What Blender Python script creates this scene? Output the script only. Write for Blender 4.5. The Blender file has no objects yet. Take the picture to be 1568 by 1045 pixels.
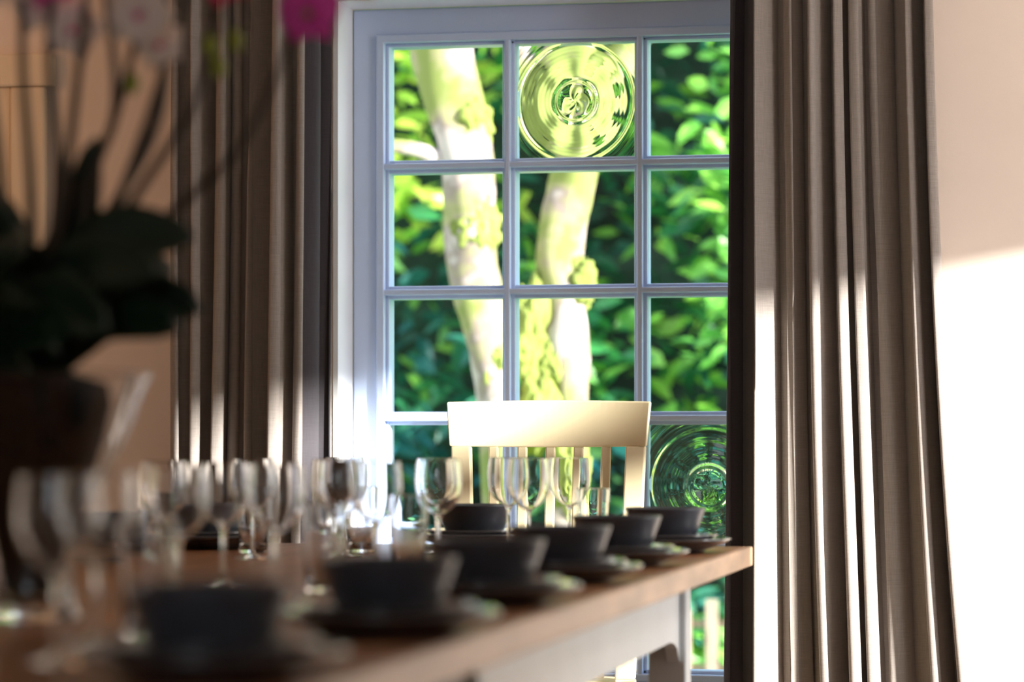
import bpy, bmesh, math, random
from math import sin, cos, pi, radians, exp, sqrt
from mathutils import Vector, Matrix, noise
random.seed(7)
scene = bpy.context.scene
COL = scene.collection

# ------------------------------------------------------------ materials
def new_mat(name):
    m = bpy.data.materials.new(name); m.use_nodes = True
    nt = m.node_tree; b = nt.nodes['Principled BSDF']
    return m, nt, b
def sset(b, **k):
    for key, v in k.items():
        key = key.replace('_', ' ')
        if key in b.inputs: b.inputs[key].default_value = v
def basic(name, col, rough=.5, metal=0., var=.0, scale=8., bump=0., bscale=40., coords='Object', stretch=(1,1,1), **k):
    m, nt, b = new_mat(name)
    sset(b, Roughness=rough, Metallic=metal, **k)
    N = nt.nodes; L = nt.links
    tc = N.new('ShaderNodeTexCoord'); mp = N.new('ShaderNodeMapping'); mp.inputs['Scale'].default_value = stretch
    L.new(tc.outputs[coords], mp.inputs['Vector'])
    n = N.new('ShaderNodeTexNoise'); n.inputs['Scale'].default_value = scale; n.inputs['Detail'].default_value = 5
    L.new(mp.outputs[0], n.inputs['Vector'])
    r = N.new('ShaderNodeValToRGB')
    r.color_ramp.elements[0].position = .3; r.color_ramp.elements[1].position = .7
    r.color_ramp.elements[0].color = tuple(c*(1-var) for c in col)+(1,)
    r.color_ramp.elements[1].color = tuple(min(1, c*(1+var)) for c in col)+(1,)
    L.new(n.outputs['Fac'], r.inputs['Fac']); L.new(r.outputs['Color'], b.inputs['Base Color'])
    if bump > 0:
        n2 = N.new('ShaderNodeTexNoise'); n2.inputs['Scale'].default_value = bscale; n2.inputs['Detail'].default_value = 4
        L.new(mp.outputs[0], n2.inputs['Vector'])
        bp = N.new('ShaderNodeBump'); bp.inputs['Strength'].default_value = bump; bp.inputs['Distance'].default_value = .01
        L.new(n2.outputs['Fac'], bp.inputs['Height']); L.new(bp.outputs[0], b.inputs['Normal'])
    return m

M = {}
M['wall'] = basic('plaster_wall', (.86,.735,.64), .85, var=.02, scale=3, bump=.05, bscale=60)
M['ceil'] = basic('ceiling_paint', (.85,.82,.78), .9, var=.01)
M['white'] = basic('white_gloss_paint', (.92,.92,.94), .4, var=.02)
M['frame'] = basic('frame_paint_sky_tint', (.58,.69,.92), .35, var=.03, scale=5)  # blue cast of the skylight is mixed into the paint colour
M['cream'] = basic('cream_chair_paint', (.70,.58,.37), .42, var=.04, scale=6)
M['apron'] = basic('table_white_paint', (.76,.80,.82), .4, var=.04, scale=6)
M['door'] = basic('door_paint', (.80,.66,.48), .45, var=.02)
M['bowl'] = basic('slate_stoneware', (.060,.067,.086), .30, var=.15, scale=30, bump=.03, bscale=150)
M['plate'] = basic('charcoal_stoneware', (.055,.056,.066), .14, var=.15, scale=30, IOR=1.8, Coat_Weight=1., Coat_Roughness=.06)
M['soil'] = basic('dark_moss', (.006,.005,.004), .9, var=.6, scale=40, bump=.6, bscale=80)
M['oleaf'] = basic('orchid_leaf', (.005,.022,.008), .45, var=.4, scale=10)
M['stem'] = basic('orchid_stem', (.05,.03,.015), .6, var=.4, scale=20)
M['petal'] = basic('peach_petal', (1.,.80,.70), .6, var=.08, scale=25)
M['petalm'] = basic('magenta_petal', (.85,.06,.42), .6, var=.25, scale=25)
M['petalr'] = basic('red_petal', (.62,.02,.10), .6, var=.25, scale=25)
M['bud'] = basic('bud_green', (.30,.34,.03), .6, var=.2)
M['metal'] = basic('brushed_steel', (.6,.6,.62), .25, metal=1., var=.05)
M['brass'] = basic('dark_rod_metal', (.08,.07,.06), .35, metal=1., var=.05)
M['grass'] = basic('grass', (.10,.30,.03), .9, var=.7, scale=6, bump=.5, bscale=60)
M['fence'] = basic('fence_wood', (.36,.27,.20), .8, var=.3, scale=8, stretch=(8,8,1))
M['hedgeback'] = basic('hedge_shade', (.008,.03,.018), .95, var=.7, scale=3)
M['moss'] = basic('tree_moss', (.22,.26,.05), .95, var=.45, scale=7, bump=.6, bscale=40)

def wood(name, c1, c2, plank_axis=0, plank=.16, rough=.35, coat=0.3):
    m, nt, b = new_mat(name); N = nt.nodes; L = nt.links
    sset(b, Roughness=rough, Coat_Weight=coat, Coat_Roughness=.2)
    tc = N.new('ShaderNodeTexCoord'); mp = N.new('ShaderNodeMapping')
    mp.inputs['Scale'].default_value = (14, 1.0, 14)
    L.new(tc.outputs['Object'], mp.inputs['Vector'])
    n = N.new('ShaderNodeTexNoise'); n.inputs['Scale'].default_value = 2.2; n.inputs['Detail'].default_value = 8; n.inputs['Distortion'].default_value = 1.2
    L.new(mp.outputs[0], n.inputs['Vector'])
    r = N.new('ShaderNodeValToRGB'); r.color_ramp.elements[0].position = .32; r.color_ramp.elements[1].position = .68
    r.color_ramp.elements[0].color = c1+(1,); r.color_ramp.elements[1].color = c2+(1,)
    L.new(n.outputs['Fac'], r.inputs['Fac'])
    sp = N.new('ShaderNodeSeparateXYZ'); L.new(tc.outputs['Object'], sp.inputs[0])
    d = N.new('ShaderNodeMath'); d.operation = 'DIVIDE'; d.inputs[1].default_value = plank; L.new(sp.outputs[0], d.inputs[0])
    fr = N.new('ShaderNodeMath'); fr.operation = 'FRACT'; L.new(d.outputs[0], fr.inputs[0])
    g = N.new('ShaderNodeMath'); g.operation = 'GREATER_THAN'; g.inputs[1].default_value = .025; L.new(fr.outputs[0], g.inputs[0])
    fl = N.new('ShaderNodeMath'); fl.operation = 'FLOOR'; L.new(d.outputs[0], fl.inputs[0])
    wn = N.new('ShaderNodeTexWhiteNoise'); wn.noise_dimensions = '1D'; L.new(fl.outputs[0], wn.inputs['W'])
    mr = N.new('ShaderNodeMapRange'); mr.inputs['To Min'].default_value = .75; mr.inputs['To Max'].default_value = 1.1; L.new(wn.outputs['Value'], mr.inputs['Value'])
    mm = N.new('ShaderNodeMath'); mm.operation = 'MULTIPLY'; L.new(mr.outputs[0], mm.inputs[0]); 
    g2 = N.new('ShaderNodeMapRange'); g2.inputs['To Min'].default_value = .3; L.new(g.outputs[0], g2.inputs['Value']); L.new(g2.outputs[0], mm.inputs[1])
    mx = N.new('ShaderNodeVectorMath'); mx.operation = 'SCALE'; L.new(r.outputs['Color'], mx.inputs[0]); L.new(mm.outputs[0], mx.inputs['Scale'])
    L.new(mx.outputs[0], b.inputs['Base Color'])
    return m
M['table'] = wood('oak_table_top', (.20,.07,.022), (.42,.18,.065), plank=.147, rough=.4, coat=.1)
M['tableedge'] = basic('oak_edge', (.62,.40,.25), .4, var=.28, scale=4, stretch=(6,1,6))
M['darkwood'] = basic('dark_table_apron', (.05,.03,.02), .5, var=.3, scale=4, stretch=(6,1,6))
M['floor'] = wood('floor_boards', (.16,.09,.05), (.30,.18,.10), plank=.13)

def fabric(name, col, trans=.12):
    m, nt, b = new_mat(name); N = nt.nodes; L = nt.links
    sset(b, Roughness=.9, Sheen_Weight=.15)
    tc = N.new('ShaderNodeTexCoord')
    outs = []
    for sc in ((700, 700, 25), (30, 30, 900)):
        mp = N.new('ShaderNodeMapping'); mp.inputs['Scale'].default_value = sc
        L.new(tc.outputs['Object'], mp.inputs['Vector'])
        n = N.new('ShaderNodeTexNoise'); n.inputs['Scale'].default_value = 1; n.inputs['Detail'].default_value = 2
        L.new(mp.outputs[0], n.inputs['Vector']); outs.append(n)
    ad = N.new('ShaderNodeMath'); ad.operation = 'ADD'; L.new(outs[0].outputs['Fac'], ad.inputs[0]); L.new(outs[1].outputs['Fac'], ad.inputs[1])
    r = N.new('ShaderNodeMapRange'); r.inputs['From Min'].default_value = .7; r.inputs['From Max'].default_value = 1.3
    r.inputs['To Min'].default_value = .85; r.inputs['To Max'].default_value = 1.15; L.new(ad.outputs[0], r.inputs['Value'])
    sc = N.new('ShaderNodeVectorMath'); sc.operation = 'SCALE'; sc.inputs[0].default_value = col; L.new(r.outputs[0], sc.inputs['Scale'])
    L.new(sc.outputs[0], b.inputs['Base Color'])
    bp = N.new('ShaderNodeBump'); bp.inputs['Strength'].default_value = .2; bp.inputs['Distance'].default_value = .002
    L.new(ad.outputs[0], bp.inputs['Height']); L.new(bp.outputs[0], b.inputs['Normal'])
    return m
M['curtain'] = fabric('taupe_linen', (.27,.23,.205))
M['border'] = fabric('charcoal_linen', (.045,.038,.044))

def glassmat(name, col=(1,1,1), ior=1.45, rough=0.):
    m, nt, b = new_mat(name)
    sset(b, Roughness=rough, IOR=ior); b.inputs['Transmission Weight'].default_value = 1.
    b.inputs['Base Color'].default_value = col+(1,)
    return m
M['glass'] = glassmat('clear_glass', (1.,1.,1.), 1.45)
M['crown'] = glassmat('crown_glass', (.93,1.,.94), 1.5)
def pane():
    m, nt, b = new_mat('window_glass'); N = nt.nodes; L = nt.links
    t = N.new('ShaderNodeBsdfTransparent'); t.inputs[0].default_value = (.97,.99,.98,1)
    g = N.new('ShaderNodeBsdfGlossy'); g.inputs['Roughness'].default_value = .01
    f = N.new('ShaderNodeFresnel'); f.inputs[0].default_value = 1.35
    x = N.new('ShaderNodeMixShader'); L.new(f.outputs[0], x.inputs[0]); L.new(t.outputs[0], x.inputs[1]); L.new(g.outputs[0], x.inputs[2])
    L.new(x.outputs[0], N['Material Output'].inputs['Surface'])
    return m
M['pane'] = pane()
def leafmat():
    m, nt, b = new_mat('foliage_leaf'); N = nt.nodes; L = nt.links
    a = N.new('ShaderNodeAttribute'); a.attribute_name = 'lc'
    L.new(a.outputs['Color'], b.inputs['Base Color']); sset(b, Roughness=.36)
    tr = N.new('ShaderNodeBsdfTranslucent'); L.new(a.outputs['Color'], tr.inputs['Color'])
    x = N.new('ShaderNodeMixShader'); x.inputs[0].default_value = .3
    L.new(b.outputs[0], x.inputs[1]); L.new(tr.outputs[0], x.inputs[2]); L.new(x.outputs[0], N['Material Output'].inputs['Surface'])
    return m
M['leaf'] = leafmat()
def barkmat():
    m, nt, b = new_mat('pale_bark'); N = nt.nodes; L = nt.links
    tc = N.new('ShaderNodeTexCoord'); n = N.new('ShaderNodeTexNoise'); n.inputs['Scale'].default_value = 4.5; n.inputs['Detail'].default_value = 5
    L.new(tc.outputs['Object'], n.inputs['Vector'])
    r = N.new('ShaderNodeValToRGB'); e = r.color_ramp.elements
    e[0].position = .41; e[0].color = (.19,.22,.05,1); e[1].position = .62; e[1].color = (.46,.39,.35,1)
    x = e.new(.48); x.color = (.30,.27,.13,1)
    x = e.new(.53); x.color = (.24,.18,.15,1)
    x = e.new(.57); x.color = (.40,.33,.29,1)
    L.new(n.outputs['Fac'], r.inputs['Fac']); L.new(r.outputs[0], b.inputs['Base Color']); sset(b, Roughness=.9)
    return m
M['bark'] = barkmat()

# ------------------------------------------------------------ mesh helpers
def link(name, me, mats, loc=(0,0,0), parent=None, smooth=False):
    o = bpy.data.objects.new(name, me); COL.objects.link(o); o.location = loc
    if mats is not None:
        if not isinstance(mats, (list, tuple)): mats = [mats]
        if not len(me.materials):
            for mt in mats: me.materials.append(mt)
    if smooth:
        for p in me.polygons: p.use_smooth = True
    if parent: o.parent = parent
    return o
def empty(name, loc=(0,0,0), rot=0):
    o = bpy.data.objects.new(name, None); COL.objects.link(o); o.location = loc; o.rotation_euler = (0,0,rot); o.empty_display_size = .1
    return o
def boxes(name, bl, mat, loc=(0,0,0), parent=None, bevel=0.):
    bm = bmesh.new()
    for (a, b) in bl:
        vs = [bm.verts.new((x, y, z)) for x in (a[0], b[0]) for y in (a[1], b[1]) for z in (a[2], b[2])]
        for f in ((0,1,3,2),(4,6,7,5),(0,4,5,1),(2,3,7,6),(0,2,6,4),(1,5,7,3)):
            bm.faces.new([vs[i] for i in f])
    bmesh.ops.recalc_face_normals(bm, faces=bm.faces)
    me = bpy.data.meshes.new(name); bm.to_mesh(me); bm.free()
    o = link(name, me, mat, loc, parent)
    if bevel:
        md = o.modifiers.new('bevel', 'BEVEL'); md.width = bevel; md.segments = 2; md.limit_method = 'ANGLE'
    return o
def lathe_mesh(name, prof, seg=48, zs=1.):
    vs = []; fs = []; rings = []
    for r, z in prof:
        z *= zs
        if r < 1e-5:
            rings.append([len(vs)]); vs.append((0,0,z))
        else:
            rings.append(list(range(len(vs), len(vs)+seg)))
            vs += [(r*cos(2*pi*i/seg), r*sin(2*pi*i/seg), z) for i in range(seg)]
    for a, b in zip(rings, rings[1:]):
        for i in range(seg):
            j = (i+1) % seg
            if len(a) == 1 and len(b) == 1: continue
            if len(a) == 1: fs.append((a[0], b[j], b[i]))
            elif len(b) == 1: fs.append((a[i], a[j], b[0]))
            else: fs.append((a[i], a[j], b[j], b[i]))
    me = bpy.data.meshes.new(name); me.from_pydata(vs, [], fs)
    bm = bmesh.new(); bm.from_mesh(me); bmesh.ops.recalc_face_normals(bm, faces=bm.faces); bm.to_mesh(me); bm.free()
    for p in me.polygons: p.use_smooth = True
    return me
def smooth_pts(pts, n=8):
    P = [Vector(p) for p in pts]; P = [2*P[0]-P[1]]+P+[2*P[-1]-P[-2]]; out = []
    for i in range(1, len(P)-2):
        for k in range(n):
            t = k/n; a, b, c, d = P[i-1], P[i], P[i+1], P[i+2]
            out.append(.5*((2*b)+(c-a)*t+(2*a-5*b+4*c-d)*t*t+(3*b-a-3*c+d)*t**3))
    out.append(P[-2]); return out
def shell(outer, th, base_th):
    # thin-walled vessel; an extra ring just under the lip keeps the smooth normals clean
    o_ = list(outer); (r0, z0), (r1, z1) = o_[-2], o_[-1]
    L_ = sqrt((r1-r0)**2+(z1-z0)**2); k = .0012/L_
    o_.insert(len(o_)-1, (r1+(r0-r1)*k, z1+(z0-z1)*k))
    pts = [Vector(p) for p in o_]; inner = []
    for i in range(len(pts)-1, 0, -1):
        a = pts[max(i-1, 0)]; b = pts[min(i+1, len(pts)-1)]; d = (b-a).normalized(); nrm = Vector((-d.y, d.x))
        q = pts[i]+nrm*th
        if q.y > base_th: inner.append((max(q.x, .001), q.y))
    return [(0, outer[0][1])]+o_+inner+[(inner[-1][0]*.8, base_th), (0, base_th)]
def tube(name, pts, radii, mat, parent=None, seg=12, n=8, wob=0.):
    P4 = smooth_pts([tuple(p)+(r,) for p, r in zip(pts, radii)], n)
    vs = []; fs = []
    for i, p in enumerate(P4):
        c = Vector(p[:3]); q = Vector(P4[min(i+1, len(P4)-1)][:3])-Vector(P4[max(i-1,0)][:3]); q.normalize()
        a = q.cross(Vector((0.3,1,0.1))).normalized(); b = q.cross(a)
        for k in range(seg):
            r = p[3]*(1+wob*sin(3*2*pi*k/seg+i*.5)+wob*random.uniform(-.5,.5))
            vs.append(c+a*r*cos(2*pi*k/seg)+b*r*sin(2*pi*k/seg))
    for i in range(len(P4)-1):
        for k in range(seg):
            j = (k+1) % seg
            fs.append((i*seg+k, i*seg+j, (i+1)*seg+j, (i+1)*seg+k))
    fs.append(tuple(range(seg))[::-1]); fs.append(tuple(range((len(P4)-1)*seg, len(P4)*seg)))
    me = bpy.data.meshes.new(name); me.from_pydata([tuple(v) for v in vs], [], fs)
    return link(name, me, mat, parent=parent, smooth=True)

# ------------------------------------------------------------ room
YW = 6.58; YO = 6.88; YF = -1.6
XL, XR = -3.6, 1.2
WX0, WX1, WZ0, WZ1 = -1.744, -.619, .325, 2.03
boxes('wall_back', [((XL-.2,YW,0),(WX0,YO,2.5)), ((WX1,YW,0),(XR+.2,YO,2.5)), ((WX0,YW,WZ1),(WX1,YO,2.5)), ((WX0,YW,0),(WX1,YO,WZ0))], M['wall'])
boxes('wall_left', [((XL-.2,YF,0),(XL,YW,2.5))], M['wall'])
OY0, OY1, OZ0, OZ1 = 4.72, 6.40, .1, 1.70
boxes('wall_right', [((XR,YF,0),(XR+.12,OY0,2.5)), ((XR,OY1,0),(XR+.12,YW,2.5)), ((XR,OY0,OZ1),(XR+.12,OY1,2.5)), ((XR,OY0,0),(XR+.12,OY1,OZ0))], M['wall'])
PX0, PX1, PZ0, PZ1 = -1.4, .2, 1.0, 2.1
boxes('wall_front', [((XL-.2,YF-.2,0),(PX0,YF,2.5)), ((PX1,YF-.2,0),(XR+.2,YF,2.5)), ((PX0,YF-.2,PZ1),(PX1,YF,2.5)), ((PX0,YF-.2,0),(PX1,YF,PZ0))], M['wall'])
fill_win = empty('added_fill_window')  # unseen opening added for sky fill and reflections in glasses and plates
boxes('frame', [((PX0,YF-.12,PZ0),(PX0+.06,YF-.06,PZ1)), ((PX1-.06,YF-.12,PZ0),(PX1,YF-.06,PZ1)), ((PX0+.06,YF-.12,PZ0),(PX1-.06,YF-.06,PZ0+.06)), ((PX0+.06,YF-.12,PZ1-.06),(PX1-.06,YF-.06,PZ1)), ((-.63,YF-.12,PZ0+.06),(-.57,YF-.06,PZ1-.06))], M['white'], parent=fill_win)
me = bpy.data.meshes.new('pane'); me.from_pydata([(PX0,YF-.09,PZ0),(PX1,YF-.09,PZ0),(PX1,YF-.09,PZ1),(PX0,YF-.09,PZ1)], [], [(0,1,2,3)]); link('pane', me, M['pane'], parent=fill_win)
boxes('floor', [((XL-.2,YF-.2,-.1),(XR+.2,YO,0))], M['floor'])
boxes('ceiling', [((XL-.2,YF-.2,2.5),(XR+.2,YO,2.6))], M['ceil'])
boxes('baseboard_back', [((-2.40,YW-.018,0),(XR,YW,.12))], M['white'], bevel=.004)
boxes('baseboard_right', [((XR-.018,YF,0),(XR,YW-.02,.12))], M['white'], bevel=.004)
boxes('baseboard_left', [((XL,YF,0),(XL+.018,YW-.02,.12))], M['white'], bevel=.004)
boxes('trim_1', [((WX0,YW-.002,WZ0),(WX0+.012,6.718,WZ1-.012)), ((WX1-.012,YW-.002,WZ0),(WX1,6.718,WZ1-.012)), ((WX0,YW-.002,WZ1-.012),(WX1,6.718,WZ1))], M['white'])
boxes('trim_2', [((WX0-.05,YW-.05,WZ0-.03),(WX1+.05,6.718,WZ0))], M['white'], bevel=.006)

# main window
win = empty('window_1', (0,0,0))
gx = [-1.658, -1.347, -1.025, -.703]; gz = [.405, .716, 1.022, 1.328, 1.634, 1.94]
FY0, FY1 = 6.72, 6.80
def ring_mesh(name, outer, inner, y0, y1, mat, parent, bev):
    def rect(r, y): return [(r[0],y,r[1]),(r[2],y,r[1]),(r[2],y,r[3]),(r[0],y,r[3])]
    vs = rect(outer,y0)+rect(inner,y0)+rect(outer,y1)+rect(inner,y1); fs = []
    for i in range(4):
        j = (i+1) % 4
        fs += [(i,j,4+j,4+i), (8+i,12+i,12+j,8+j), (i,8+i,8+j,j), (4+i,4+j,12+j,12+i)]
    me = bpy.data.meshes.new(name); me.from_pydata(vs, [], fs)
    bm = bmesh.new(); bm.from_mesh(me); bmesh.ops.recalc_face_normals(bm, faces=bm.faces); bm.to_mesh(me); bm.free()
    o = link(name, me, mat, parent=parent); md = o.modifiers.new('b', 'BEVEL'); md.width = bev; md.segments = 2; return o
ring_mesh('frame', (WX0+.012,WZ0,WX1-.012,WZ1-.012), (gx[0]-.013,gz[0]-.013,gx[3]+.013,gz[5]+.013), FY0, FY1, M['frame'], win, .004)
ring_mesh('sash', (gx[0]-.013,gz[0]-.013,gx[3]+.013,gz[5]+.013), (gx[0]+.006,gz[0]+.006,gx[3]-.006,gz[5]-.006), FY0-.012, FY1-.012, M['frame'], win, .003)
ring_mesh('sash_bead', (gx[0]+.006,gz[0]+.006,gx[3]-.006,gz[5]-.006), (gx[0]+.014,gz[0]+.014,gx[3]-.014,gz[5]-.014), FY0+.012, FY1-.014, M['frame'], win, .002)
bars = []; beads = []
for x in gx[1:3]:
    bars.append(((x-.016,FY0+.012,gz[0]),(x+.016,FY1-.010,gz[5]))); beads.append(((x-.007,FY0-.010,gz[0]),(x+.007,FY1,gz[5])))
for z in gz[1:5]:
    bars.append(((gx[0],FY0+.0135,z-.016),(gx[3],FY1-.0115,z+.016))); beads.append(((gx[0],FY0-.0085,z-.007),(gx[3],FY1-.001,z+.007)))
boxes('glazing_bars', bars, M['frame'], parent=win, bevel=.004)
boxes('glazing_beads', beads, M['frame'], parent=win, bevel=.004)
bull = {(1,4), (2,1)}
bm = bmesh.new()
for i in range(3):
    for j in range(5):
        if (i, j) in bull: continue
        bm.faces.new([bm.verts.new(v) for v in ((gx[i],6.762,gz[j]),(gx[i+1],6.762,gz[j]),(gx[i+1],6.762,gz[j+1]),(gx[i],6.762,gz[j+1]))])
me = bpy.data.meshes.new('panes'); bm.to_mesh(me); bm.free(); link('panes', me, M['pane'], parent=win)
def bullpane(i, j, seed, ox=0, oz=0, kr=1.):
    x0, x1, z0, z1 = gx[i]+.006, gx[i+1]-.006, gz[j]+.006, gz[j+1]-.006
    n = 180; cx, cz = (x0+x1)/2+ox, (z0+z1)/2+oz
    vs = []; fs = []
    for side in (0, 1):
        for a in range(n+1):
            for b in range(n+1):
                x = x0+(x1-x0)*a/n; z = z0+(z1-z0)*b/n
                dx, dz = x-cx, z-cz; th = math.atan2(dz, dx); r = sqrt(dx*dx+dz*dz)
                rr = r*(1+.02*sin(th+seed)+.01*sin(2*th+seed*2))
                h = .004
                if side == 0:
                    inb = 1/(1+exp((rr-.044)/.0025))
                    h += .0055*inb*(1-(rr/.05)**2*.6) + .0024*exp(-((rr-.050)/.0048)**2)
                    h += .0060*exp(-(rr/.09)**2)
                    h += .00003*kr*sin(2*pi*rr/.010+th)*min(1, rr/.07)
                    h += .00014*kr*sin(2*pi*rr/.036+.8*sin(th*2+seed))*min(1, rr/.07)
                    h += .0012*exp(-((rr-.141)/.004)**2)
                    h += .0004*sin(th*3+seed*5)*exp(-((rr-.02)/.015)**2)+.0003*sin(th*5+rr*160)*exp(-(rr/.03)**2)
                    h += .0006*sin(th*7+seed)*exp(-((rr-.095)/.045)**2)
                vs.append((x, 6.758-h if side == 0 else 6.762, z))
    N1 = (n+1)**2
    for a in range(n):
        for b in range(n):
            p = a*(n+1)+b; q = p+n+1
            fs.append((p, q, q+1, p+1)); p += N1; q += N1; fs.append((p, p+1, q+1, q))
    for a in range(n):
        for (p, q) in ((a, a+1), (n*(n+1)+a, n*(n+1)+a+1), (a*(n+1), (a+1)*(n+1)), (a*(n+1)+n, (a+1)*(n+1)+n)):
            fs.append((p, q, q+N1, p+N1))
    me = bpy.data.meshes.new('bullseye_pane'); me.from_pydata(vs, [], fs)
    bm = bmesh.new(); bm.from_mesh(me); bmesh.ops.recalc_face_normals(bm, faces=bm.faces); bm.to_mesh(me); bm.free()
    link('bullseye_pane', me, M['crown'], parent=win, smooth=True)
bullpane(1, 4, 1.3, kr=.8); bullpane(2, 1, 3.1, oz=-.012, kr=2.2)

# side window (source of the sun patch)
w2 = empty('window_2', (0,0,0))
fx0, fx1 = XR+.03, XR+.09
ring = [((fx0,OY0,OZ0+.05),(fx1,OY0+.05,OZ1-.03)), ((fx0,OY1-.05,OZ0+.05),(fx1,OY1,OZ1-.03)), ((fx0,OY0,OZ0),(fx1,OY1,OZ0+.05)), ((fx0,OY0,OZ1-.03),(fx1,OY1,OZ1))]
boxes('frame', ring, M['frame'], parent=w2)
boxes('chair_shade_bar', [((fx0+.01,OY0+.05,1.33),(fx1-.01,5.42,1.47)), ((fx0+.01,5.42,OZ0+.05),(fx1-.01,5.445,OZ1-.03))], M['frame'], parent=w2)  # half-width bar added and sized to throw shade across the chair rail
me = bpy.data.meshes.new('pane'); me.from_pydata([(XR+.06,OY0,OZ0),(XR+.06,OY1,OZ0),(XR+.06,OY1,OZ1),(XR+.06,OY0,OZ1)], [], [(0,1,2,3)]); link('pane', me, M['pane'], parent=w2)

# door on the left of back wall
dr = empty('door_1', (0,0,0))
boxes('casing', [((-2.55,YW-.028,0),(-2.46,YW-.001,1.83)), ((-3.43,YW-.028,0),(-3.34,YW-.001,1.83)), ((-3.45,YW-.036,1.83),(-2.44,YW-.001,1.91))], M['door'], parent=dr, bevel=.006)
dl = [((-3.34,YW-.012,0.01),(-2.55,YW-.001,1.83))]
for (a, b) in ((-3.34,-3.24),(-2.99,-2.90),(-2.65,-2.55)): dl.append(((a,YW-.022,.01),(b,YW-.012,1.83)))
for (a, b) in ((.01,.2),(.9,1.02),(1.73,1.83)): dl.append(((-3.34,YW-.0215,a),(-2.55,YW-.012,b)))
boxes('door_leaf', dl, M['door'], parent=dr, bevel=.003)
kn = lathe_mesh('knob', [(0,0),(.012,0),(.012,.03),(.026,.04),(.028,.055),(.015,.066),(0,.068)], 20)
o = link('knob', kn, M['metal'], (-2.61,YW-.022,.95), dr); o.rotation_euler = (radians(90),0,0)

# ------------------------------------------------------------ curtains
def curtain(name, xt0, xt1, xb0, xb1, nf, seed, lead, y0=6.455, ztop=2.21, zbot=.012):
    nu, nz = 480, 70; vs = []; fs = []; mi = []
    for j in range(nz+1):
        t = j/nz; z = ztop+(zbot-ztop)*t
        a = xt0+(xb0-xt0)*t**1.6; b = xt1+(xb1-xt1)*t**1.6
        for i in range(nu+1):
            u = i/nu
            uw = u+.024*sin(2*pi*1.7*u+seed)+.019*sin(2*pi*3.1*u+2*seed)
            ph = 2*pi*nf*uw+.6*sin(2.2*t+u*7+seed)*t+.25*sin(6*t+u*11)
            A = (.036+.015*sin(2*pi*2.3*u+seed*1.7)+.010*sin(2*pi*5.3*u+seed+1.2*t))*(.78+.4*t)
            s = sin(ph); s = s*(1.15-.15*s*s)
            y = y0-A*s+.006*sin(5*t+u*9+seed)-.012*sin(2*pi*1.15*u+seed)+.004*sin(2.7*ph+3*t)
            x = a+(b-a)*u+.015*sin(2*ph+.5)*(.8+.4*t)
            hd = max(0, 1-t/.04); y = y*(1-hd*.5)+(y0)*hd*.5
            e = u if lead == 'L' else 1-u
            if e < .07: y += .05*(1-e/.07)**1.5
            vs.append((x, y, z))
    for j in range(nz):
        for i in range(nu):
            p = j*(nu+1)+i; fs.append((p, p+nu+1, p+nu+2, p+1))
            e = (i+.5)/nu; e = e if lead == 'L' else 1-e
            mi.append(1 if e < .088 else 0)
    me = bpy.data.meshes.new(name); me.from_pydata(vs, [], fs)
    me.materials.append(M['curtain']); me.materials.append(M['border'])
    for p, m_ in zip(me.polygons, mi): p.material_index = m_
    par = empty(name)
    o = link('drape', me, None, parent=par, smooth=True)
    md = o.modifiers.new('thick', 'SOLIDIFY'); md.thickness = .0025
    return par
curtain('curtain', -.765, -.325, -.778, -.205, 8.4, .4, 'L')
curtain('curtain', -2.10, -1.735, -2.12, -1.760, 7.2, 2.3, 'R')
rod = empty('curtain_rod')
tube('rod', [(-2.22,6.455,2.235),(-1.2,6.455,2.235),(-.18,6.455,2.235)], [.012]*3, M['brass'], rod, seg=16)
for x in (-2.24,-.16):
    s_ = lathe_mesh('finial', [(0,-.025),(.018,-.018),(.026,0),(.018,.018),(0,.025)], 20); link('finial', s_, M['brass'], (x,6.455,2.235), rod)
boxes('brackets', [((-2.19,6.45,2.215),(-2.17,YW,2.235)), ((-.23,6.45,2.215),(-.21,YW,2.235))], M['brass'], parent=rod)

# ------------------------------------------------------------ dining table
TX1, TX0, TY0, TY1, TZ = -.628, -1.772, 1.95, 5.585, .76
tb = empty('dining_table', ((TX0+TX1)/2, (TY0+TY1)/2, 0))
ox, oy = tb.location.x, tb.location.y
def tbx(n, l, m, bev=.004):
    return boxes(n, [((a[0]-ox,a[1]-oy,a[2]),(b[0]-ox,b[1]-oy,b[2])) for a, b in l], m, parent=tb, bevel=bev)
tbx('table_top', [((TX0+.012,TY0+.012,TZ-.036),(TX1-.012,TY1-.012,TZ))], M['table'], .002)
tbx('top_edge', [((TX1-.012,TY0,TZ-.038),(TX1,TY1,TZ-.0004)), ((TX0,TY0,TZ-.038),(TX0+.012,TY1,TZ-.0004)), ((TX0+.012,TY1-.012,TZ-.038),(TX1-.012,TY1,TZ-.0004)), ((TX0+.012,TY0,TZ-.038),(TX1-.012,TY0+.012,TZ-.0004))], M['tableedge'], .003)
AX1, AX0 = TX1-.075, TX0+.075
LY = [5.20, 3.36]; zt = TZ-.038
legs = []
for y in LY:
    for xa in (AX1-.07, AX0): legs.append(((xa,y-.035,0),(xa+.07,y+.035,zt)))
tbx('legs', legs, M['apron'])
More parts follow.
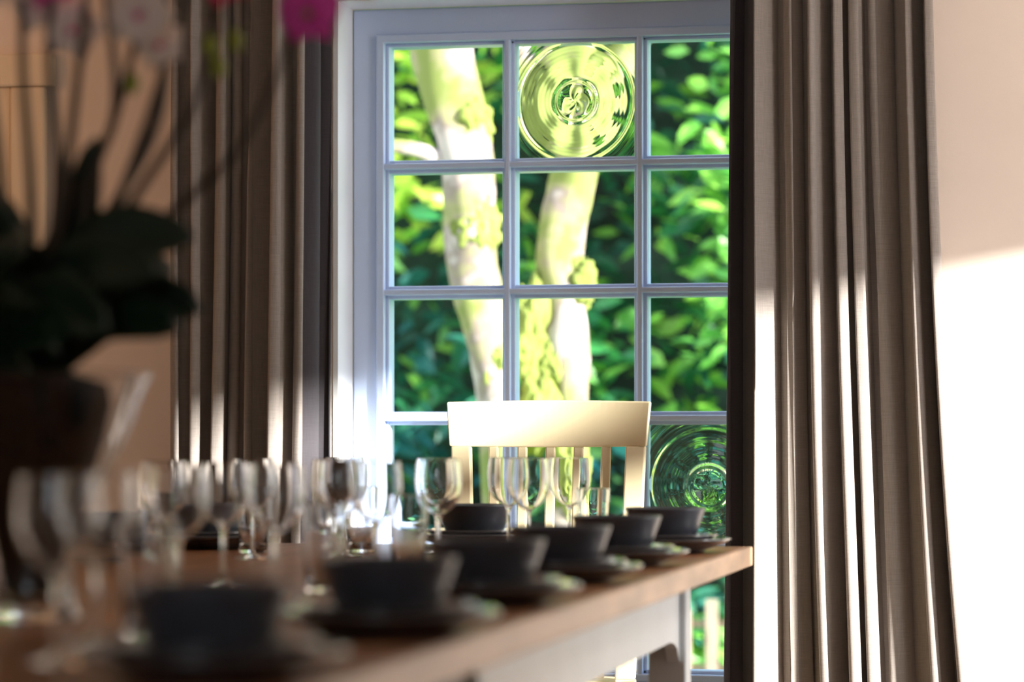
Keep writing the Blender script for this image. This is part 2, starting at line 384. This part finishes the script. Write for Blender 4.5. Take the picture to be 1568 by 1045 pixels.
def apron(x0, x1, ya, yb, mat, nm):
    n = 60; vs = []; fs = []
    for i in range(n+1):
        y = ya+(yb-ya)*i/n; e = min(y-ya, yb-y)
        zb = zt-.115-(.0 if e > .14 else .045*(1-sqrt(max(0, 1-((.14-e)/.14)**2))))
        for x in (x0, x1):
            vs += [(x-ox, y-oy, zt), (x-ox, y-oy, zb)]
    for i in range(n):
        p = i*4; q = p+4
        fs += [(p,p+1,q+1,q), (p+2,q+2,q+3,p+3), (p,q,q+2,p+2), (p+1,p+3,q+3,q+1)]
    fs += [(0,2,3,1), (n*4,n*4+1,n*4+3,n*4+2)]
    me = bpy.data.meshes.new(nm); me.from_pydata(vs, [], fs)
    bm = bmesh.new(); bm.from_mesh(me); bmesh.ops.recalc_face_normals(bm, faces=bm.faces); bm.to_mesh(me); bm.free()
    link(nm, me, mat, parent=tb)
apron(AX1-.035, AX1-.012, 3.395, 5.165, M['apron'], 'apron_right')
apron(AX0+.012, AX0+.035, 3.395, 5.165, M['apron'], 'apron_left')
tbx('apron_end', [((AX0+.07,5.19,zt-.115),(AX1-.07,5.213,zt))], M['apron'])
tbx('extension_apron', [((AX1-.035,2.06,zt-.10),(AX1-.012,3.325,zt)), ((AX0+.012,2.06,zt-.10),(AX0+.035,3.325,zt)), ((AX0+.07,2.03,zt-.10),(AX1-.07,2.05,zt)),
                       ((AX1-.07,1.99,0),(AX1,2.06,zt)), ((AX0,1.99,0),(AX0+.07,2.06,zt))], M['darkwood'])

# ------------------------------------------------------------ tableware
bowl_me = lathe_mesh('bowl_mesh', [(0,.004),(.040,.004),(.042,0),(.047,0),(.049,.004),(.056,.012),(.063,.030),(.0745,.065),(.0755,.068),(.0735,.0690),(.0710,.066),(.060,.032),(.052,.014),(.035,.009),(0,.008)], zs=.95)
plate_me = lathe_mesh('plate_mesh', [(0,.003),(.066,.003),(.068,0),(.072,0),(.075,.004),(.108,.012),(.121,.018),(.1225,.0200),(.120,.0210),(.106,.0150),(.080,.0085),(.07,.0065),(0,.0065)], 64, zs=1.3)
side_me = lathe_mesh('side_plate_mesh', [(0,.003),(.05,.003),(.052,0),(.055,0),(.058,.004),(.088,.011),(.0975,.0165),(.098,.0180),(.096,.0190),(.084,.0130),(.062,.0080),(.05,.0065),(0,.0065)], 64, zs=1.35)
wine_me = lathe_mesh('wine_glass_mesh', shell([(.032,0),(.0335,.0010),(.032,.0018),(.014,.0040),(.005,.009),(.0034,.018),(.0031,.05),(.0036,.076),(.007,.084),(.013,.088),(.020,.093),(.027,.100),(.032,.107),(.036,.115),(.0385,.124),(.0394,.134),(.0392,.145),(.0382,.160),(.0363,.1762)], .0007, .0865), 56)
tum_me = lathe_mesh('tumbler_mesh', shell([(.0255,0),(.0262,.002),(.0285,.05),(.0305,.10),(.0318,.122)], .0008, .006), 56)
def put(name, me, mat, x, y, z):
    return link(name, me, mat, (x, y, z))
def setting(x, y, r=0):
    put('dinner_plate', plate_me, M['plate'], x, y, TZ+.0005)
    put('side_plate', side_me, M['plate'], x, y, TZ+.0092)
    put('cereal_bowl', bowl_me, M['bowl'], x, y, TZ+.0182)
rows = [2.40+.571*i for i in range(6)]
adj = [.004,.024,.014,.006,-.002,-.002]
for y, a in zip(rows, adj):
    setting(-.752+a, y)
    setting(-1.650, y+.02)
setting(-1.16, 5.455)
for (x, y) in [(-.98,2.76),(-.94,2.54),(-1.413,4.29),(-1.05,3.66),(-1.041,4.18),(-1.048,4.64),(-1.055,5.27),(-.940,5.28),(-1.40,5.37),(-1.424,4.82),(-1.41,3.72),(-1.43,2.60),(-.96,4.98),(-1.30,4.98),(-1.16,4.42),(-1.12,3.46),(-1.25,4.72),(-1.22,3.98),(-1.16,5.12)]:
    put('wine_glass', wine_me, M['glass'], x, y, TZ+.0005)
for (x, y) in [(-1.313,5.16),(-1.50,5.08),(-1.02,3.80),(-.973,2.90),(-1.42,3.45),(-.86,5.07),(-1.038,4.38),(-1.50,4.52),(-1.47,5.50)]:
    put('tumbler', tum_me, M['glass'], x, y, TZ+.0005)

# ------------------------------------------------------------ chair
def chair(name, x, y, rot):
    c = empty(name, (x, y, 0), rot)
    m = M['cream']
    H = 1.052; hw = .222; rh = .098
    def cur(s): return .045*(1-(s)**2)
    n = 28; vs = []; fs = []
    for i in range(n+1):
        s = -1+2*i/n
        xt = s*hw*1.0; xb = s*(hw-.008)
        yc = cur(s)
        top = H+.004*cos(s*pi/2); bot = H-rh+.002*s*s
        for (xx, yy, zz) in ((xt,yc-.011+.012,top),(xt,yc+.011+.012,top),(xb,yc+.011,bot),(xb,yc-.011,bot)):
            vs.append((xx, yy, zz))
    for i in range(n):
        p = i*4; q = p+4
        for k in range(4):
            l = (k+1) % 4; fs.append((p+k, p+l, q+l, q+k))
    fs += [(0,3,2,1), (n*4,n*4+1,n*4+2,n*4+3)]
    me = bpy.data.meshes.new('crest_rail'); me.from_pydata(vs, [], fs)
    bm = bmesh.new(); bm.from_mesh(me); bmesh.ops.recalc_face_normals(bm, faces=bm.faces); bm.to_mesh(me); bm.free()
    o = link('crest_rail', me, m, parent=c); md = o.modifiers.new('b', 'BEVEL'); md.width = .004; md.segments = 3
    def slat(nm, x0, x1, y0, y1, z0, z1, w0, w1, th):
        k = 6; vs = []; fs = []
        for i in range(k+1):
            t = i/k; xx = x0+(x1-x0)*t; yy = y0+(y1-y0)*t; z = z0+(z1-z0)*t; w = (w0+(w1-w0)*t)/2
            vs += [(xx-w,yy-th/2,z),(xx+w,yy-th/2,z),(xx+w,yy+th/2,z),(xx-w,yy+th/2,z)]
        for i in range(k):
            p = i*4; q = p+4
            for a in range(4):
                b = (a+1) % 4; fs.append((p+a, p+b, q+b, q+a))
        fs += [(3,2,1,0), (k*4,k*4+1,k*4+2,k*4+3)]
        me = bpy.data.meshes.new(nm); me.from_pydata(vs, [], fs)
        o = link(nm, me, m, parent=c); md = o.modifiers.new('b', 'BEVEL'); md.width = .003; md.segments = 2; return o
    SZ = .46; zt_ = H-rh+.002
    for s, nm in ((-1,'back_post_l'),(1,'back_post_r')):
        slat(nm, s*.172, s*.190, -.035, cur(.88), SZ, zt_, .042, .042, .030)
        slat('back_leg', s*.185, s*.172, .03, -.035, 0, SZ, .032, .042, .034)
        slat('front_leg', s*.188, s*.175, -.40, -.385, 0, SZ-.03, .03, .042, .036)
        boxes('side_stretcher', [((s*.18-.009,-.385,.17),(s*.18+.009,.0,.20))], m, parent=c, bevel=.004)
    for i in range(5):
        s = (-2+i)/2*.60
        slat('spindle_%d' % (i+1), s*.19, s*.205, -.03+cur(s)*.3, cur(s), SZ, zt_, .021, .021, .014)
    prof = []
    for i in range(40):
        a = 2*pi*i/40; ca, sa = cos(a), sin(a)
        sx = .215*math.copysign(abs(ca)**.35, ca)*(1.0 if sa < 0 else .93); sy = -.195+.225*math.copysign(abs(sa)**.35, sa)
        prof.append((sx, sy))
    me = bpy.data.meshes.new('seat'); fs = []
    vs = [(a, b, SZ-.032) for a, b in prof]+[(a, b, SZ) for a, b in prof]+[(a*.7, -.195+(b+.195)*.7, SZ-.008) for a, b in prof]
    for i in range(40):
        j = (i+1) % 40; fs += [(i,j,40+j,40+i), (40+i,40+j,80+j,80+i)]
    fs += [tuple(range(40))[::-1], tuple(range(80,120))]
    me.from_pydata(vs, [], fs); link('seat', me, m, parent=c)
    boxes('cross_stretcher', [((-.18,-.20,.175),(.18,-.18,.195))], m, parent=c, bevel=.004)
    return c
chair('dining_chair', -1.118, 6.015, radians(2))

# ------------------------------------------------------------ orchid arrangement
VX, VY = -1.19, 3.13
orc = empty('potted_orchid', (VX, VY, TZ+.0005))
vase = lathe_mesh('glass_vase', shell([(.056,0),(.060,.004),(.050,.02),(.046,.05),(.050,.075),(.060,.107),(.078,.15),(.092,.18),(.104,.207),(.115,.235),(.124,.262),(.135,.286)], .0025, .018), 72)
link('glass_vase', vase, M['glass'], parent=orc)
fill = lathe_mesh('planting', [(0,.026),(.033,.028),(.036,.054),(.046,.103),(.064,.150),(.082,.205),(.092,.250),(.088,.275),(.04,.29),(0,.295)], 48)
link('planting', fill, M['soil'], parent=orc)
def strap(name, base, mid, tip, w, mat, droop=0):
    P = smooth_pts([base, (Vector(base)*.55+Vector(mid)*.45)+Vector((0,0,.01)), mid, tip], 6)
    vs = []; fs = []; n = len(P)
    for i, p in enumerate(P):
        t = i/(n-1); ww = .002
        if t < 1: ww = w*(max(0., 1-(2*t-1.05)**2*.85) if t > .5 else (.45+.55*min(1, t*2)))*.95
        d = P[min(i+1, n-1)]-P[max(i-1, 0)]; d.normalize()
        s = d.cross(Vector((0,-1,.45))); s = s.normalized() if s.length > .01 else Vector((1,0,0))
        up = s.cross(d)
        for k in (-1,-.5,0,.5,1):
            vs.append(tuple(p+s*ww*.5*k+up*(.22*ww*abs(k)**1.5)))
    for i in range(n-1):
        for k in range(4):
            a = i*5+k; fs.append((a, a+1, a+6, a+5))
    me = bpy.data.meshes.new(name); me.from_pydata(vs, [], fs)
    o = link(name, me, mat, parent=orc, smooth=True); md = o.modifiers.new('t', 'SOLIDIFY'); md.thickness = .002
B = (0,0,.27)
for k, (mid, tip, w) in enumerate([
    ((.11,-.02,.43),(.205,-.03,.44),.10), ((.10,.03,.37),(.20,.02,.36),.10), ((.05,.02,.46),(.078,.0,.56),.065),
    ((.05,-.07,.36),(.13,-.11,.33),.10), ((-.07,-.08,.37),(-.02,-.16,.375),.11), ((-.10,-.02,.42),(-.22,-.04,.45),.11),
    ((-.07,.05,.45),(-.12,.08,.52),.10), ((-.13,.03,.35),(-.24,.02,.34),.10), ((.02,-.1,.40),(.06,-.17,.42),.10),
    ((.06,.09,.40),(.12,.16,.42),.10), ((.0,-.04,.42),(.0,-.08,.46),.08), ((.09,-.05,.40),(.18,-.09,.395),.10), ((-.04,.0,.44),(-.05,-.02,.49),.08),
    ((.03,-.08,.33),(.10,-.13,.33),.09), ((.0,.06,.40),(.02,.06,.44),.09), ((.09,.0,.35),(.185,-.02,.335),.09)]):
    strap('leaf_%d' % k, B, mid, tip, w, M['oleaf'])
stems = [
    [(0,0,.27),(.03,0,.5),(.02,0,.66),(.035,-.01,.80)],
    [(0,.01,.27),(-.01,.02,.5),(-.02,.02,.66),(-.01,.0,.82)],
    [(.02,0,.27),(.07,0,.50),(.10,0,.58),(.14,-.02,.70)],
    [(.02,.01,.27),(.10,.02,.46),(.19,.02,.60),(.235,.0,.73)],
    [(.02,-.01,.27),(.15,.0,.45),(.25,.01,.55),(.325,.0,.70)],
    [(.0,0,.27),(.04,.01,.48),(.09,.03,.60),(.06,.03,.84)],
    [(-.02,0,.27),(-.04,.0,.52),(-.06,0,.70),(-.05,0,.86)],
    [(.02,0,.27),(.10,.03,.5),(.15,.03,.64),(.22,.02,.86)],
    [(.0,0,.27),(.05,-.03,.5),(.07,-.03,.66),(.09,-.03,.84)],
    [(.01,0,.27),(.07,.03,.45),(.14,.05,.60),(.15,.03,.84)],
]
for k, s in enumerate(stems): tube('stem_%d' % k, s, [.007,.006,.005,.004], M['stem'], orc, seg=8)
def flower(p, size, mat, tilt=0, nm='bloom'):
    vs = []; fs = []
    R = Matrix.Rotation(tilt, 4, 'Y')
    for k in range(5):
        a = pi/2+2*pi*k/5; w = size*(.55 if k in (0,2,3) else .8); Ln = size
        base = len(vs); n = 7
        for i in range(n+1):
            t = i/n; ww = w*sin(pi*(.08+.92*t)**.8) if i < n else 0.001
            for q in (-1,-.5,0,.5,1):
                r = .1*size+Ln*t; lx = ww*q*.9
                v = Vector((r*cos(a)-lx*sin(a), -.18*size*sin(pi*t)-.02*size*(k % 2)+.12*size*t*t+.05*size*q*q, r*sin(a)+lx*cos(a)))
                v = R @ v; vs.append(tuple(v+Vector(p)))
        for i in range(n):
            for q in range(4):
                b = base+i*5+q; fs.append((b, b+1, b+6, b+5))
    me = bpy.data.meshes.new(nm); me.from_pydata(vs, [], fs); link(nm, me, mat, parent=orc, smooth=True)
    lip = lathe_mesh('lip', [(0,0),(size*.10,size*.1),(size*.14,size*.2),(size*.08,size*.3),(0,size*.35)], 12)
    o = link('lip', lip, M['petalm'] if mat != M['petalm'] else M['bud'], p, orc); o.rotation_euler = (radians(110),0,0)
for (dx, dy, z, s, mt) in [(.14,-.03,.695,.038,'petal'),(.155,.0,.665,.028,'petal'),(.335,-.01,.695,.036,'petalm'),(.325,.0,.720,.028,'petalm'),(.39,.0,.745,.036,'petal'),
        (.235,-.01,.735,.030,'petalr'),(.03,-.02,.745,.034,'petalm'),(.05,.0,.685,.034,'petal'),(.0,.02,.72,.034,'petal'),(.08,-.04,.76,.032,'petalm'),(-.04,.0,.75,.038,'petal'),(.30,.02,.765,.034,'petalm'),(.19,.02,.77,.034,'petal')]:
    flower((dx, dy, z), s, M[mt], random.uniform(-.5,.5))
for (dx, z) in ((.225,.635),(.245,.665),(.215,.66),(.12,.62)):
    b_ = lathe_mesh('bud', [(0,-.014),(.008,-.006),(.010,.003),(.005,.013),(0,.016)], 12); link('bud', b_, M['bud'], (dx,.0,z), orc)

# ------------------------------------------------------------ garden
me = bpy.data.meshes.new('lawn'); GZ = -.12
me.from_pydata([(-14,6.9,GZ),(14,6.9,GZ),(14,19,GZ),(-14,19,GZ)], [], [(0,1,2,3)]); lawn = link('lawn', me, M['grass'])
def leaves(name, samples, parent=None, mat=None):
    vs = []; fs = []; cols = []
    for (p, s, c) in samples:
        th = random.uniform(0, 2*pi); ph = random.uniform(-.9, .5)
        d = Vector((cos(th)*cos(ph), sin(th)*cos(ph)*.7, sin(ph))); d.normalize()
        s1 = d.cross(Vector((random.uniform(-1,1), random.uniform(-1,1), random.uniform(.2,1)))).normalized(); up = s1.cross(d)
        b = len(vs); p = Vector(p)
        for q in (p, p+d*s*.33+s1*s*.22+up*s*.05, p+d*s*.7+s1*s*.17+up*s*.03, p+d*s*1.05-up*s*.06, p+d*s*.7-s1*s*.17+up*s*.03, p+d*s*.33-s1*s*.22+up*s*.05, p+d*s*.5):
            vs.append((q.x, q.y, max(q.z, GZ+.005)))
        fs += [(b,b+1,b+2,b+6), (b+6,b+2,b+3,b+4), (b,b+6,b+4,b+5)]
        cols += [c]*3
    me = bpy.data.meshes.new(name); me.from_pydata(vs, [], fs)
    at = me.color_attributes.new('lc', 'FLOAT_COLOR', 'CORNER')
    buf = []
    for pl, c in zip(me.polygons, cols):
        for _ in pl.loop_indices: buf += [c[0], c[1], c[2], 1]
    at.data.foreach_set('color', buf)
    return link(name, me, mat or M['leaf'], parent=parent)
def mixc(a, b, t): return tuple(a[i]*(1-t)+b[i]*t for i in range(3))
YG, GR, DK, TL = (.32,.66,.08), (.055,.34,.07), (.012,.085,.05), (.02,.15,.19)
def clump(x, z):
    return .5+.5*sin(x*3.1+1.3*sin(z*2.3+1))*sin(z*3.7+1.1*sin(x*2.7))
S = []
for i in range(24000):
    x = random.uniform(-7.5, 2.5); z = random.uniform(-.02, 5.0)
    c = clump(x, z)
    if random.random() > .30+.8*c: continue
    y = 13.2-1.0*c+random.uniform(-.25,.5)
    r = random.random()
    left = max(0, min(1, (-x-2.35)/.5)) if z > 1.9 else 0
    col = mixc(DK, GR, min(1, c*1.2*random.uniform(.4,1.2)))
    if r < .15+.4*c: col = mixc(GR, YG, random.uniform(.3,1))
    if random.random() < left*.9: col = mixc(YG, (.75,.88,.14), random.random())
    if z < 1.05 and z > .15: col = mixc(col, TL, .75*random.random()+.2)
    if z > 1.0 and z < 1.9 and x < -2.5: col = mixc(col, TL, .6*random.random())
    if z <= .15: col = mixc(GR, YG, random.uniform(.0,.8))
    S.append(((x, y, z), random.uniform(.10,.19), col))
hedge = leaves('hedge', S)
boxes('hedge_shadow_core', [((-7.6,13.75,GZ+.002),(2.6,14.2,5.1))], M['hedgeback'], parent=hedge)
S = []
for i in range(5200):
    x = random.uniform(-3.0, -.4); z = random.uniform(.9, 3.6); c = clump(x*1.7+2, z*1.6+1)
    if random.random() > c*1.1: continue
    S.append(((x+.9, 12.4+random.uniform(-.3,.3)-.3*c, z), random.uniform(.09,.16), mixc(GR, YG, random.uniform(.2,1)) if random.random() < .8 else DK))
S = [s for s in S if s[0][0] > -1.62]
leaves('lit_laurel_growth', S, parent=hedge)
for k in range(5):
    tube('branch', [(-.6+.1*k,12.5,GZ+.01),(-.9+.35*k,12.5,1.2),(-1.4+.55*k,12.5,3.4)], [.03,.025,.012], M['darkwood'], hedge, seg=8)
tr = empty('garden_tree')
tube('trunk_1', [(-1.86,9.4,GZ+.01),(-1.88,9.4,.5),(-1.92,9.4,1.1),(-2.0,9.39,1.55),(-2.03,9.38,1.95),(-2.12,9.36,2.4),(-2.2,9.3,3.2),(-2.3,9.2,4.4)], [.12,.08,.07,.085,.09,.11,.11,.10], M['bark'], tr, seg=20, wob=.07)
tube('trunk_2', [(-1.64,9.5,GZ+.01),(-1.70,9.5,.5),(-1.69,9.5,1.1),(-1.70,9.5,1.35),(-1.73,9.5,1.6),(-1.67,9.5,1.9),(-1.68,9.5,2.2),(-1.60,9.5,2.7),(-1.5,9.5,4.2)], [.12,.065,.06,.075,.08,.08,.09,.10,.08], M['bark'], tr, seg=20, wob=.07)
tube('branch_1', [(-2.05,9.38,1.88),(-2.2,9.3,1.95),(-2.45,9.2,1.96)], [.035,.025,.02], M['bark'], tr, seg=10)
tube('branch_2', [(-1.66,9.5,1.95),(-1.85,9.5,2.25),(-1.95,9.5,2.9),(-2.0,9.5,4.0)], [.06,.05,.05,.04], M['bark'], tr, seg=12)
tube('branch_3', [(-1.66,9.5,2.1),(-1.45,9.5,2.35),(-1.2,9.5,2.9),(-1.0,9.5,4.0)], [.06,.05,.05,.04], M['bark'], tr, seg=12)
def lump(cx, cy, cz, rx, ry, rz):
    bm = bmesh.new(); bmesh.ops.create_icosphere(bm, subdivisions=5, radius=1)
    for v in bm.verts:
        k = 1+.50*noise.noise(v.co*1.6+Vector((cx*9,cy*9,cz*9)))+.22*noise.noise(v.co*4.5)+.08*noise.noise(v.co*12)
        v.co = Vector((cx+v.co.x*rx*k, cy+v.co.y*ry*k, cz+v.co.z*rz*k))
    me = bpy.data.meshes.new('moss_pad'); bm.to_mesh(me); bm.free(); link('moss_pad', me, M['moss'], parent=tr, smooth=True)
lump(-1.99,9.37,1.68,.08,.07,.10); lump(-1.82,9.45,1.34,.07,.06,.16); lump(-1.79,9.46,1.08,.07,.06,.14); lump(-2.02,9.36,2.04,.09,.07,.10); lump(-1.66,9.48,1.50,.055,.05,.09); lump(-1.92,9.38,1.22,.05,.05,.10); lump(-1.68,9.46,.85,.06,.05,.14); lump(-1.74,9.47,1.22,.05,.05,.08)
fb = []
for i in range(70):
    x = -6+.11*i; fb.append(((x,11.55,GZ+.002),(x+.045,11.575,.30+.03*sin(i*1.7))))
fb += [((-6,11.58,.02),(1.8,11.60,.05)), ((-6,11.58,.2),(1.8,11.60,.23))]
boxes('picket_fence', fb, M['fence'])
vs = []; fs = []; cl = []
me = bpy.data.meshes.new('meadow_grass')
for i in range(7000):
    x = random.uniform(-5,1.5); y = random.uniform(9.75,11.5); s = random.uniform(.06,.14); c = mixc(GR, YG, random.random())
    a = random.uniform(0,pi); b = len(vs); dx, dy = cos(a)*.012, sin(a)*.012; lx, ly = random.uniform(-.04,.04), random.uniform(-.03,.03); g = GZ+.001
    vs += [(x-dx,y-dy,g),(x+dx,y+dy,g),(x+lx,y+ly,g+s)]; fs.append((b,b+1,b+2)); cl += [c[0],c[1],c[2],1]*3
me.from_pydata(vs, [], fs); at = me.color_attributes.new('lc', 'FLOAT_COLOR', 'CORNER'); at.data.foreach_set('color', cl)
link('meadow_grass', me, M['leaf'])

# ------------------------------------------------------------ light
sun = bpy.data.lights.new('sun', 'SUN'); sun.energy = 16; sun.angle = radians(3.0); sun.color = (1,.98,.94)
so = bpy.data.objects.new('sun', sun); COL.objects.link(so)
dirv = Vector((-.90, .38, -.185))
so.rotation_euler = dirv.to_track_quat('-Z', 'Y').to_euler(); so.location = (8,-2,5)
w = bpy.data.worlds.new('sky'); scene.world = w; w.use_nodes = True
nt = w.node_tree; bg = nt.nodes['Background']
tc = nt.nodes.new('ShaderNodeTexCoord'); sp = nt.nodes.new('ShaderNodeSeparateXYZ'); nt.links.new(tc.outputs['Generated'], sp.inputs[0])
r = nt.nodes.new('ShaderNodeValToRGB'); r.color_ramp.elements[0].position = .45; r.color_ramp.elements[0].color = (.88,.93,1,1); r.color_ramp.elements[1].position = .9; r.color_ramp.elements[1].color = (.35,.55,.95,1)
nt.links.new(sp.outputs[2], r.inputs[0]); nt.links.new(r.outputs[0], bg.inputs[0]); bg.inputs[1].default_value = 2.6
def lamp(nm, loc, e, col, size):
    l = bpy.data.lights.new(nm, 'POINT'); l.energy = e; l.color = col; l.shadow_soft_size = size
    o = bpy.data.objects.new(nm, l); COL.objects.link(o); o.location = loc
lamp('wall_lamp_bulb', (-3.2,5.6,2.0), 4.5, (1,.45,.14), .08)
lamp('added_fill_right', (.85,5.45,2.1), 21, (1,.94,.88), .15)  # unseen fill light, added to lift the right wall and model curtain folds

# ------------------------------------------------------------ camera
cam = bpy.data.cameras.new('camera'); co = bpy.data.objects.new('camera', cam); COL.objects.link(co)
co.location = (0,0,.97); co.rotation_euler = (radians(90),0,radians(11.25))
cam.lens = 100; cam.sensor_width = 36; cam.shift_y = .0966
cam.dof.use_dof = True; cam.dof.focus_distance = 6.3; cam.dof.aperture_fstop = 2.5
cam.clip_start = .05; cam.clip_end = 100
scene.camera = co
scene.view_settings.view_transform = 'Standard'
scene.view_settings.look = 'None'
scene.view_settings.exposure = 0.42
